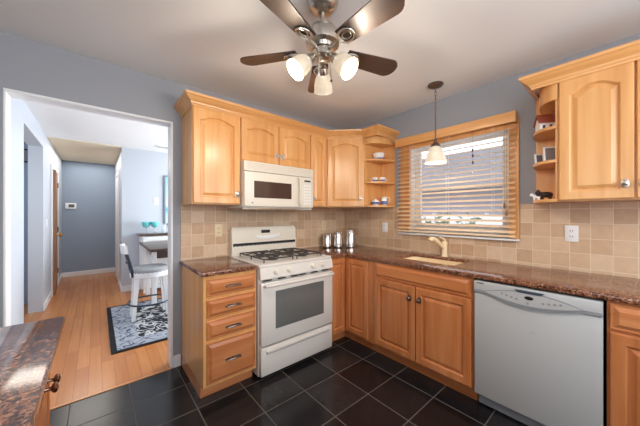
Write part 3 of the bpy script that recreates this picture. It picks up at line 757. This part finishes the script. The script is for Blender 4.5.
pt = thing('china_pitcher', 'white china pitcher with a handle on the bottom left shelf', 'pitcher', (-.12, -.745, zL[0]))
obj('pitcher_body', B().lathe([(.026, 0), (.036, .012), (.04, .035), (.03, .065), (.028, .08), (.036, .098), (.033, .098), (.024, .08)], (0, 0, 0), 20), 'pot', pt)
obj('pitcher_handle', B().tube([(.02, -.02, .09), (.035, -.045, .085), (.035, -.05, .055), (.025, -.03, .03)], .004, 7), 'pot', pt)
obj('blue_band', B().lathe([(.0365, .012), (.0405, .035), (.0365, .05), (.034, .05)], (0, 0, 0), 20), 'potblue', pt)

# ornaments on the right shelves
zR = [UB+z+.018 for z in RSH]
hs = thing('house_ornament', 'small white house ornament with a red brown roof on the top right shelf', 'ornament', (-.205, -2.178, zR[2]), R(-60))
HS = Matrix.Diagonal((1.08, 1.08, 1.15, 1))
obj('house_walls', B().box(-.058, .058, -.032, .032, 0, .05).prism([(-.032, .05), (.032, .05), (0, .088)], -.058, .058, 'x').xf(HS), 'pot', hs)
obj('house_roof', B().prism([(-.044, .042), (0, .094), (.044, .042), (.044, .05), (0, .104), (-.044, .05)], -.066, .066, 'x').xf(HS), 'red', hs)
obj('chimney', B().box(.02, .038, -.012, .008, .08, .125, .002).xf(HS), 'red', hs)
wv = B()
for x in (-.036, 0, .036): wv.box(x-.007, x+.007, -.0335, -.031, .015, .033); 
wv.box(.057, .0595, -.009, .009, 0, .03)
obj('house_windows', wv.xf(HS), 'figdark', hs)
def pframe(label, loc, rz, w, h):
    t = thing('photo_frame', label, 'photo frame', loc, rz)
    fr = B(); f0 = [(-w, -.006), (w, -.006), (w, .006), (-w, .006)]
    fr.box(-w, -w+.01, -.006, .006, 0, h, .002).box(w-.01, w, -.006, .006, 0, h, .002).box(-w, w, -.006, .006, 0, .01, .002).box(-w, w, -.006, .006, h-.01, h, .002)
    fr.box(-.012, .012, .004, .03, 0, .004)
    fr.xf(Matrix.Rotation(R(-8), 4, 'X')); obj('frame', fr, 'pot', t)
    obj('photo', B().box(-w+.009, w-.009, -.003, .003, .009, h-.009).xf(Matrix.Rotation(R(-8), 4, 'X')), 'photo', t)
pframe('small white photo frame on the middle right shelf, nearer the cabinet', (-.24, -2.195, zR[1]), R(-62), .038, .108)
pframe('low white photo frame on the middle right shelf, nearer the window', (-.20, -2.13, zR[1]), R(-45), .030, .074)
fg = thing('animal_figurine', 'dark brown animal figurine on the bottom right shelf', 'figurine', (-.205, -2.165, zR[0]), R(-65))
an = B(); an.ball((0, 0, .038), .026, 8, 1.5, .85, .8); an.ball((-.045, 0, .052), .016, 8, 1.1, .9, .95); an.tube([(-.025, 0, .044), (-.042, 0, .052)], .014, 8)
for x in (-.022, .022):
    for y in (-.012, .012): an.tube([(x, y, .03), (x, y, .0)], .007, 7)
obj('figurine_body', an, 'figdark', fg)
obj('figurine_ears', B().ball((-.045, -.012, .068), .006, 6).ball((-.045, .012, .068), .006, 6), 'figdark', fg)
fg2 = thing('animal_figurine', 'small black and white animal figurine beside the brown figurine', 'figurine', (-.25, -2.12, zR[0]), R(-80))
an = B(); an.ball((0, 0, .024), .017, 8, 1.3, .9, .85); an.ball((-.026, 0, .036), .012, 8)
for x in (-.012, .012):
    for y in (-.008, .008): an.tube([(x, y, .02), (x, y, 0)], .005, 6)
obj('figurine_body', an, 'pot', fg2)
obj('figurine_patch', B().ball((.006, 0, .029), .014, 8, 1.2, 1.1, .9), 'figdark', fg2)

# ------------------------------------------------------------------ ceiling fan
FX, FY = -1.683, -1.478
fan = thing('ceiling_fan', 'brushed nickel ceiling fan with five dark wood blades and three lit shades', 'ceiling fan', (FX, FY, CE))
obj('canopy', B().lathe([(.082, 0), (.082, -.012), (.078, -.03), (.06, -.052), (.035, -.064), (.018, -.066)], (0, 0, 0), 28), 'nickel', fan)
obj('downrod', B().lathe([(.012, -.06), (.012, -.155)], (0, 0, 0), 14).lathe([(.02, -.135), (.022, -.152)], (0, 0, 0), 14), 'nickel', fan)
obj('motor_housing', B().lathe([(.022, -.142), (.045, -.146), (.072, -.158), (.088, -.182), (.092, -.218), (.088, -.238), (.062, -.246), (.055, -.262), (.04, -.266)], (0, 0, 0), 32), 'nickel', fan)
ang0 = -0.7055     # camera heading measured from +y
def vdir(a):       # angle in the (sideways, away) frame of the fan seen from the room
    a = R(a); rx, ry = math.cos(-ang0), -math.sin(-ang0)
    fx, fy = math.sin(0.7055), math.cos(0.7055)
    return (math.cos(a)*math.cos(0.7055)+math.sin(a)*fx, -math.cos(a)*math.sin(0.7055)+math.sin(a)*fy)
blade0 = iron0 = None
for k in range(5):
    dx, dy = vdir(95-72*k); az = math.atan2(dy, dx)
    if blade0 is None:
        pr = [(.14, -.047)] + [(.14+.28*i/6, -.047-.016*i/6) for i in range(1, 7)]
        pr += [(.422+.055*math.sin(math.pi*i/12), -.063*math.cos(math.pi*i/12)) for i in range(1, 12)] + [(.42-.28*i/6, .063-.016*i/6) for i in range(0, 7)]
        bb = B().prism(pr, -.0035, .0035); bb.xf(Matrix.Translation((0, 0, -.268)) @ Matrix.Rotation(R(-12), 4, 'X'))
        bl_ = blade0 = obj('blade', bb, 'fanwood', fan)
        ib = B(); tilt = Matrix.Translation((0, 0, -.268)) @ Matrix.Rotation(R(-12), 4, 'X')
        ib.tube([(.172+.045*math.cos(2*math.pi*i/24), .036*math.sin(2*math.pi*i/24), -.009) for i in range(24)], .006, 8, True)
        ib.tube([(.177+.026*math.cos(2*math.pi*i/20), .019*math.sin(2*math.pi*i/20), -.008) for i in range(20)], .004, 8, True)
        ib.tube([(.06, 0, -.012), (.095, .008, -.016), (.132, 0, -.010)], [.009, .007, .006], 8)
        ib.tube([(.06, 0, -.006), (.10, -.012, -.012), (.132, -.012, -.010)], [.006, .005, .004], 8)
        ib.xf(tilt); ii = iron0 = obj('blade_iron', ib, 'nickel', bl_)
        bl_.rotation_euler = (0, 0, az)
    else:
        bl_ = copy_tree(blade0, fan); bl_.rotation_euler = (0, 0, az)
obj('light_hub', B().lathe([(.04, -.264), (.052, -.268), (.056, -.284), (.054, -.304), (.04, -.318), (.02, -.324), (.001, -.326)], (0, 0, 0), 24), 'nickel', fan)
for a in (88, 208, 328):
    dx, dy = vdir(a); ax = Vector((dx*.72, dy*.72, -.70)).normalized()
    q = Vector((0, 0, -1)).rotation_difference(ax).to_matrix()
    o0 = Vector((dx*.040, dy*.040, -.296))
    arm = obj('lamp_arm', B().lathe([(.011, 0), (.011, -.03), (.022, -.036), (.026, -.05), (.028, -.075), (.02, -.078)], o0, 18, q), 'nickel', fan)
    c0 = o0 + ax*.068
    sh = B(); prof_s = [(.026, 0), (.036, -.008), (.046, -.03), (.052, -.06), (.053, -.092), (.056, -.098), (.053, -.098), (.049, -.092), (.048, -.06), (.042, -.03), (.030, -.008)]
    obj('lamp_shade', sh.lathe(prof_s, c0, 26, q, False), 'shade', fan)
    bc = c0 + ax*.05
    obj('bulb', B().ball(bc, .019, 8), 'bulb', fan)
    ld = bpy.data.lights.new('fan_bulb_light', 'POINT'); ld.energy = FAN_W; ld.color = WARM; ld.shadow_soft_size = .03
    lo = bpy.data.objects.new('fan_bulb_light', ld); COL.objects.link(lo); lo.parent = fan; lo.location = c0 + ax*.115
dx, dy = vdir(235)
obj('pull_chain', B().tube([(dx*.03, dy*.03, -.31), (dx*.035, dy*.035, -.40)], .0015, 5).lathe([(.002, 0), (.005, -.006), (.006, -.018), (.002, -.022)], (dx*.035, dy*.035, -.40), 8), 'plate_w', fan)
dx, dy = vdir(20)
obj('pull_chain', B().tube([(dx*.04, dy*.04, -.31), (dx*.05, dy*.05, -.41)], .0015, 5).lathe([(.002, 0), (.006, -.005), (.006, -.014), (.002, -.018)], (dx*.05, dy*.05, -.41), 8), 'bronze', fan)

# ------------------------------------------------------------------ pendant
pd = thing('pendant_lamp', 'lit bell shaped glass pendant on a bronze chain in front of the window', 'pendant lamp', (-.335, -1.44, CE))
obj('canopy', B().lathe([(.064, 0), (.064, -.008), (.055, -.018), (.025, -.026), (.008, -.03)], (0, 0, 0), 24), 'bronze', pd)
ch = B()
for k in range(7):
    z = -.03-.032*k; a = (k % 2)*math.pi/2
    ch.tube([(.007*math.cos(t_)*math.cos(a), .007*math.cos(t_)*math.sin(a), z-.019+.021*math.sin(t_)) for t_ in [2*math.pi*i/12 for i in range(12)]], .0022, 6, True)
obj('chain', ch, 'bronze', pd)
obj('rod', B().lathe([(.004, -.25), (.006, -.262), (.006, -.485), (.010, -.49)], (0, 0, 0), 12), 'bronze', pd)
obj('shade_cap', B().lathe([(.008, -.475), (.014, -.49), (.016, -.51), (.036, -.53), (.042, -.548), (.03, -.552)], (0, 0, 0), 20), 'bronze', pd)
ps = [(.034, -.545), (.046, -.56), (.058, -.59), (.072, -.63), (.086, -.665), (.092, -.69), (.088, -.69), (.082, -.666), (.068, -.63), (.054, -.59), (.042, -.56), (.03, -.549)]
obj('lamp_shade', B().lathe(ps, (0, 0, 0), 30, None, False), 'pshade', pd)
obj('bulb', B().ball((0, 0, -.61), .024, 8), 'bulb', pd)
ld = bpy.data.lights.new('pendant_bulb_light', 'POINT'); ld.energy = PEND_W; ld.color = WARM; ld.shadow_soft_size = .03
lo = bpy.data.objects.new('pendant_bulb_light', ld); COL.objects.link(lo); lo.parent = pd; lo.location = (0, 0, -.66)

# ------------------------------------------------------------------ peninsula in the foreground
PX, PY1 = -2.757, -1.10
pen = thing('peninsula_cabinet', 'maple peninsula cabinet with bronze knobs in the left foreground', 'cabinet', (PX-FD, -2.70, 0), WL)
PL = PY1+2.70
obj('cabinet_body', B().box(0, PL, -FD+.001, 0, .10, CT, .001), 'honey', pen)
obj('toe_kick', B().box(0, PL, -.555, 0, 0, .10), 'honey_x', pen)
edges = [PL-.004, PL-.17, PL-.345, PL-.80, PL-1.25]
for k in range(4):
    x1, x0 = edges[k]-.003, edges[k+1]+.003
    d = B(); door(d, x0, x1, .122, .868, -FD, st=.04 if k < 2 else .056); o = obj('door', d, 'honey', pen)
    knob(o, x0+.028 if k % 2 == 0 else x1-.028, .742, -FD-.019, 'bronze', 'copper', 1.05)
tag(obj('countertop', B().box(-3.42, PX+.058, -2.72, PY1+.02, CT+.0005, .914, .006, 2), 'granite'), 'glossy speckled granite peninsula top in the left foreground', 'countertop')

# ------------------------------------------------------------------ dining room furniture
rug = thing('area_rug', 'black bordered grey rug with a scrolling black pattern on the wood floor', 'rug', (-1.55, 1.4, 0))
def rug_mat():
    m, n, l, b = new_mat('rug_scroll_pattern')
    t = n.new('ShaderNodeTexCoord'); z = n.new('ShaderNodeTexNoise'); z.inputs['Scale'].default_value = 10; z.inputs['Detail'].default_value = 0.6; z.inputs['Distortion'].default_value = 1.1
    l.new(t.outputs['Object'], z.inputs[0])
    sp = n.new('ShaderNodeSeparateXYZ'); l.new(t.outputs['Object'], sp.inputs[0])
    ms = []
    for ax, h in (('X', .95), ('Y', .80)):
        a = n.new('ShaderNodeMath'); a.operation = 'ABSOLUTE'; l.new(sp.outputs[ax], a.inputs[0])
        s2 = n.new('ShaderNodeMath'); s2.operation = 'SUBTRACT'; s2.inputs[0].default_value = h; l.new(a.outputs[0], s2.inputs[1]); ms.append(s2)
    mn = n.new('ShaderNodeMath'); mn.operation = 'MINIMUM'; l.new(ms[0].outputs[0], mn.inputs[0]); l.new(ms[1].outputs[0], mn.inputs[1])
    fld = ramp(n, [(0.0, lin(34, 36, 42)), (0.40, lin(44, 46, 52)), (0.44, lin(178, 180, 184)), (0.52, lin(186, 186, 186)), (0.56, lin(40, 42, 48))]); l.new(z.outputs['Fac'], fld.inputs[0])
    brd = ramp(n, [(0.0, lin(138, 144, 156)), (0.46, lin(154, 160, 170)), (0.5, lin(74, 80, 94)), (0.54, lin(84, 90, 104)), (0.58, lin(150, 156, 166))]); l.new(z.outputs['Fac'], brd.inputs[0])
    st = n.new('ShaderNodeMath'); st.operation = 'GREATER_THAN'; st.inputs[1].default_value = .24; l.new(mn.outputs[0], st.inputs[0])
    mx = n.new('ShaderNodeMix'); mx.data_type = 'RGBA'; l.new(st.outputs[0], mx.inputs['Factor']); l.new(brd.outputs[0], mx.inputs['A']); l.new(fld.outputs[0], mx.inputs['B'])
    l.new(mx.outputs['Result'], b.inputs['Base Color']); b.inputs['Roughness'].default_value = .95; b.inputs['Specular IOR Level'].default_value = .1
    return m
obj('rug_field', B().box(-.905, .905, -.755, .755, 0.0005, .011, .003), rug_mat(), rug)
obj('rug_border', B().box(-.95, -.905, -.80, .80, 0.0005, .010, .003).box(.905, .95, -.80, .80, 0.0005, .010, .003).box(-.905, .905, -.80, -.755, 0.0005, .010, .003).box(-.905, .905, .755, .80, 0.0005, .010, .003), plain('rug_black_border', lin(38, 38, 42), .9, spec=.1), rug)
RZ = .0115
st = thing('bar_stool', 'white swivel bar stool with a grey nailhead seat and dark blue back', 'bar stool', (-2.075, 1.50, RZ))
obj('seat', B().lathe([(.20, .575), (.215, .585), (.215, .615), (.19, .632), (.001, .636)], (0, 0, 0), 28), 'seat', st)
obj('seat_frame', B().lathe([(.205, .515), (.215, .52), (.218, .575), (.21, .585), (.001, .585)], (0, 0, 0), 28), 'trim', st)
nh = B()
for k in range(28):
    a = 2*math.pi*k/28; nh.ball((.216*math.cos(a), .216*math.sin(a), .584), .006, 5)
obj('nailhead_trim', nh, 'bronze', st)
for a in (30, 150, 210, 330):
    c_, s_ = math.cos(R(a)), math.sin(R(a))
    b = B(); b.loops([[(c_*rr+dx*w_, s_*rr+dy*w_, z) for dx, dy in ((-1,-1),(1,-1),(1,1),(-1,1))] for z, rr, w_ in ((0, .215, .020), (.25, .195, .023), (.515, .17, .03))]); obj('leg', b, 'trim', st)
obj('foot_ring', B().tube([(.235*math.cos(2*math.pi*k/32), .235*math.sin(2*math.pi*k/32), .19) for k in range(32)], .011, 8, True), 'navy', st)
for s in (-1, 1):
    obj('back_post', B().tube([(-.19, s*.10, .53), (-.21, s*.11, .66), (-.245, s*.12, .80), (-.275, s*.125, .875)], .015, 8), 'navy', st)
obj('back_slat', B().tube([(-.222, -.11, .71), (-.24, 0, .71), (-.222, .11, .71)], .02, 8), 'navy', st)
b = B(); pts = [(-.255-.035*math.cos(math.pi*i/10-math.pi/2), -.17+.34*i/10) for i in range(11)]
b.loops([[(x-.014, y, .83), (x+.014, y, .83), (x+.002, y, .93), (x-.026, y, .93)] for x, y in pts]); obj('back_rail', b, 'trim', st)

tb = thing('dining_table', 'counter height table with a dark wood top and white legs', 'table', (-1.48, 2.03, RZ))
obj('tabletop', B().box(-.60, .60, -.61, .58, .820, .857, .006, 2), 'darkwood', tb)
obj('apron', B().box(-.46, .46, -.10, .46, .66, .820, .003), 'darkwood', tb)
for x in (-.49, .49):
    for y in (-.11, .48):
        obj('leg', B().box(x-.03, x+.03, y-.03, y+.03, 0, .82, .004), 'trim', tb)
obj('stretcher', B().box(-.46, .46, .17, .21, .16, .20, .003), 'trim', tb)
sb = thing('sideboard', 'white sideboard with a dark wood top against the dining room wall', 'sideboard', (-1.55, 3.005, 0))
obj('sideboard_top', B().box(-.52, .75, -.36, 0.01, .955, .99, .004, 2), 'darkwood', sb)
obj('sideboard_body', B().box(-.49, .72, -.33, 0.01, .08, .955, .003), 'trim', sb)
for x in (-.46, .66):
    obj('leg', B().box(x, x+.05, -.32, -.27, 0, .08), 'trim', sb); obj('leg', B().box(x, x+.05, -.05, 0, 0, .08), 'trim', sb)
d = B(); door(d, -.47, .11, .12, .93, -.33); obj('door', d, 'trim', sb)
d = B(); door(d, .13, .70, .12, .93, -.33); obj('door', d, 'trim', sb)
def goblet(label, x, y, mat, group=None):
    t = thing('goblet', label, 'goblet', (x, y, .9905), 0, group)
    obj('bowl', B().lathe([(.01, .10), (.045, .115), (.062, .15), (.066, .20), (.062, .20), (.056, .152), (.04, .12)], (0, 0, 0), 20), mat, t)
    obj('stem', B().lathe([(.04, 0), (.04, .004), (.008, .012), (.008, .09), (.014, .10)], (0, 0, 0), 16), 'clear', t)
goblet('turquoise glass goblet on the sideboard, nearer the hall', -1.955, 2.84, 'teal')
goblet('turquoise glass goblet on the sideboard, nearer the picture', -1.835, 2.80, 'teal')
ct_ = thing('clear_tumbler', 'clear tumbler on the sideboard right of the turquoise goblets', 'glass', (-1.70, 2.80, .9905))
obj('glass_body', B().lathe([(.03, 0), (.034, .10), (.038, .16), (.035, .16), (.03, .02)], (0, 0, 0), 16), 'clear', ct_)
pc = thing('framed_picture', 'tall framed pale blue picture on the dining room wall', 'picture', (-1.35, 3.03, 1.12))
obj('picture_frame', B().box(-.31, -.28, -.025, 0, 0, .92, .004).box(.28, .31, -.025, 0, 0, .92, .004).box(-.28, .28, -.025, 0, 0, .03, .004).box(-.28, .28, -.025, 0, .89, .92, .004), plain('grey_frame', lin(120, 134, 148), .5), pc)
def seaside():
    m, n, l, b = new_mat('pale_blue_bands')
    t = n.new('ShaderNodeTexCoord'); s = n.new('ShaderNodeSeparateXYZ'); l.new(t.outputs['Object'], s.inputs[0])
    r = ramp(n, [(0, lin(214, 220, 214)), (.25, lin(190, 222, 228)), (.45, lin(90, 160, 180)), (.5, lin(206, 228, 236)), (.9, lin(150, 200, 226))])
    z = n.new('ShaderNodeTexNoise'); z.inputs['Scale'].default_value = 8; l.new(t.outputs['Object'], z.inputs[0])
    a = n.new('ShaderNodeMath'); a.operation = 'MULTIPLY_ADD'; a.inputs[1].default_value = .25; l.new(z.outputs['Fac'], a.inputs[0]); l.new(s.outputs['Z'], a.inputs[2])
    l.new(a.outputs[0], r.inputs[0]); l.new(r.outputs[0], b.inputs['Base Color']); b.inputs['Roughness'].default_value = .2
    return m
obj('picture', B().box(-.28, .28, -.015, -.005, .03, .89), seaside(), pc)
th = thing('thermostat', 'small white thermostat with a grey screen on the hall end wall', 'thermostat', (-3.02, 5.1, 1.497))
obj('thermostat_case', B().box(-.085, .085, -.03, 0, -.06, .06, .006, 2), 'plate_w', th)
obj('thermostat_screen', B().box(-.035, .055, -.032, -.028, -.03, .035, .002), 'lcd', th)
sp_ = thing('framed_picture', 'small dark frame high on the side room wall', 'picture', (-3.44, 3.2, 2.08))
obj('picture_frame', B().box(-.16, .16, -.02, 0, 0, .02, .003).box(-.16, .16, -.02, 0, .18, .20, .003).box(-.16, -.14, -.02, 0, .02, .18, .003).box(.14, .16, -.02, 0, .02, .18, .003), 'black', sp_)
obj('picture', B().box(-.14, .14, -.012, -.004, .02, .18), 'photo', sp_)
vt = thing('ceiling_vent', 'thin grey ceiling vent above the dining room', 'vent', (-1.66, 2.55, CE-.0005))
obj('vent_frame', B().box(-.20, .20, -.07, .07, -.012, 0, .003), 'plate_w', vt)
obj('vent_slot', B().box(-.18, .18, -.05, -.03, -.0135, -.011).box(-.18, .18, -.01, .01, -.0135, -.011).box(-.18, .18, .03, .05, -.0135, -.011), 'photo', vt)

# ------------------------------------------------------------------ outside the window
og = obj('ground', B().box(.2, 16, -14, 9, -.6, -.5), 'snow'); og['kind'] = 'structure'
def siding(name, col, col2):
    m, n, l, b = new_mat(name)
    t = n.new('ShaderNodeTexCoord'); s = n.new('ShaderNodeSeparateXYZ'); l.new(t.outputs['Object'], s.inputs[0])
    mm = n.new('ShaderNodeMath'); mm.operation = 'FRACT'; sc_ = n.new('ShaderNodeMath'); sc_.operation = 'MULTIPLY'; sc_.inputs[1].default_value = 5; l.new(s.outputs['Z'], sc_.inputs[0]); l.new(sc_.outputs[0], mm.inputs[0])
    r = ramp(n, [(0, col2), (.12, col), (1, col)]); l.new(mm.outputs[0], r.inputs[0]); l.new(r.outputs[0], b.inputs['Base Color']); b.inputs['Roughness'].default_value = .7
    return m
nh_ = thing('neighbor_house', 'pale sided house with a grey roof seen through the blind', 'house', (9.5, .5, -.5))
obj('house_wall', B().box(0, 6, -5.5, 5.5, 0, 3.0), siding('grey_siding', lin(150, 146, 156), lin(104, 102, 112)), nh_)
obj('house_roof', B().prism([(-.5, 2.9), (3, 5.2), (6.5, 2.9)], -6, 6, 'y'), plain('grey_shingles', lin(120, 116, 122), .9), nh_)
wf = obj('house_window', B().box(-.06, 0, -4.4, -3.2, 1.4, 2.6, .01), 'trim', nh_); obj('window_pane', B().box(-.07, -.05, -4.3, -3.3, 1.5, 2.5), 'lcd', wf)
fn = thing('garden_fence', 'white board fence outside, low behind the shrubs', 'fence', (7.2, .5, -.5))
obj('fence_boards', B().box(0, .03, -5.5, 5.5, .05, 1.75), siding('white_fence_boards', lin(226, 228, 232), lin(190, 194, 202)), fn)
for y in (-5.4, -3.6, -1.8, 0, 1.8, 3.6, 5.4): obj('post', B().box(.03, .12, y-.05, y+.05, 0, 1.85, .005), 'trim', fn)
def bush(label, x, y, s, seed):
    rr = random.Random(seed); b = B()
    for k in range(420):
        a, e = rr.uniform(0, 6.283), math.acos(rr.uniform(-.4, 1)); q = s*rr.uniform(.55, 1.0)
        c = Vector((q*math.sin(e)*math.cos(a), q*math.sin(e)*math.sin(a), s*.75+q*.9*math.cos(e)))
        d1 = Vector((rr.uniform(-1, 1), rr.uniform(-1, 1), rr.uniform(-.6, .8))).normalized()*.11; d2 = d1.orthogonal().normalized()*.045
        vs = [b.bm.verts.new(c+p) for p in (-d1, d2, d1, -d2)]; b.bm.faces.new(vs)
    t = thing('shrub', label, 'shrub', (x, y, -.5), 0, 'shrubs outside the sink window')
    obj('foliage', b, plain('shrub_leaf', lin(64+seed*6, 84+seed*5, 58), .7), t, False)
    tr = B()
    for k in range(5):
        a = k*1.257; tr.tube([(0, 0, 0), (s*.25*math.cos(a), s*.25*math.sin(a), s*.6), (s*.5*math.cos(a), s*.5*math.sin(a), s*1.2)], [.03, .02, .008], 6)
    obj('stem', tr, 'doorwood', t)
bush('dark green shrub outside, left of the pendant lamp', 5.2, 2.6, 1.0, 1)
bush('largest leafy shrub outside, low in the middle of the window', 4.2, .35, 1.15, 2)
bush('small shrub outside toward the right of the window', 5.4, -1.5, .95, 3)
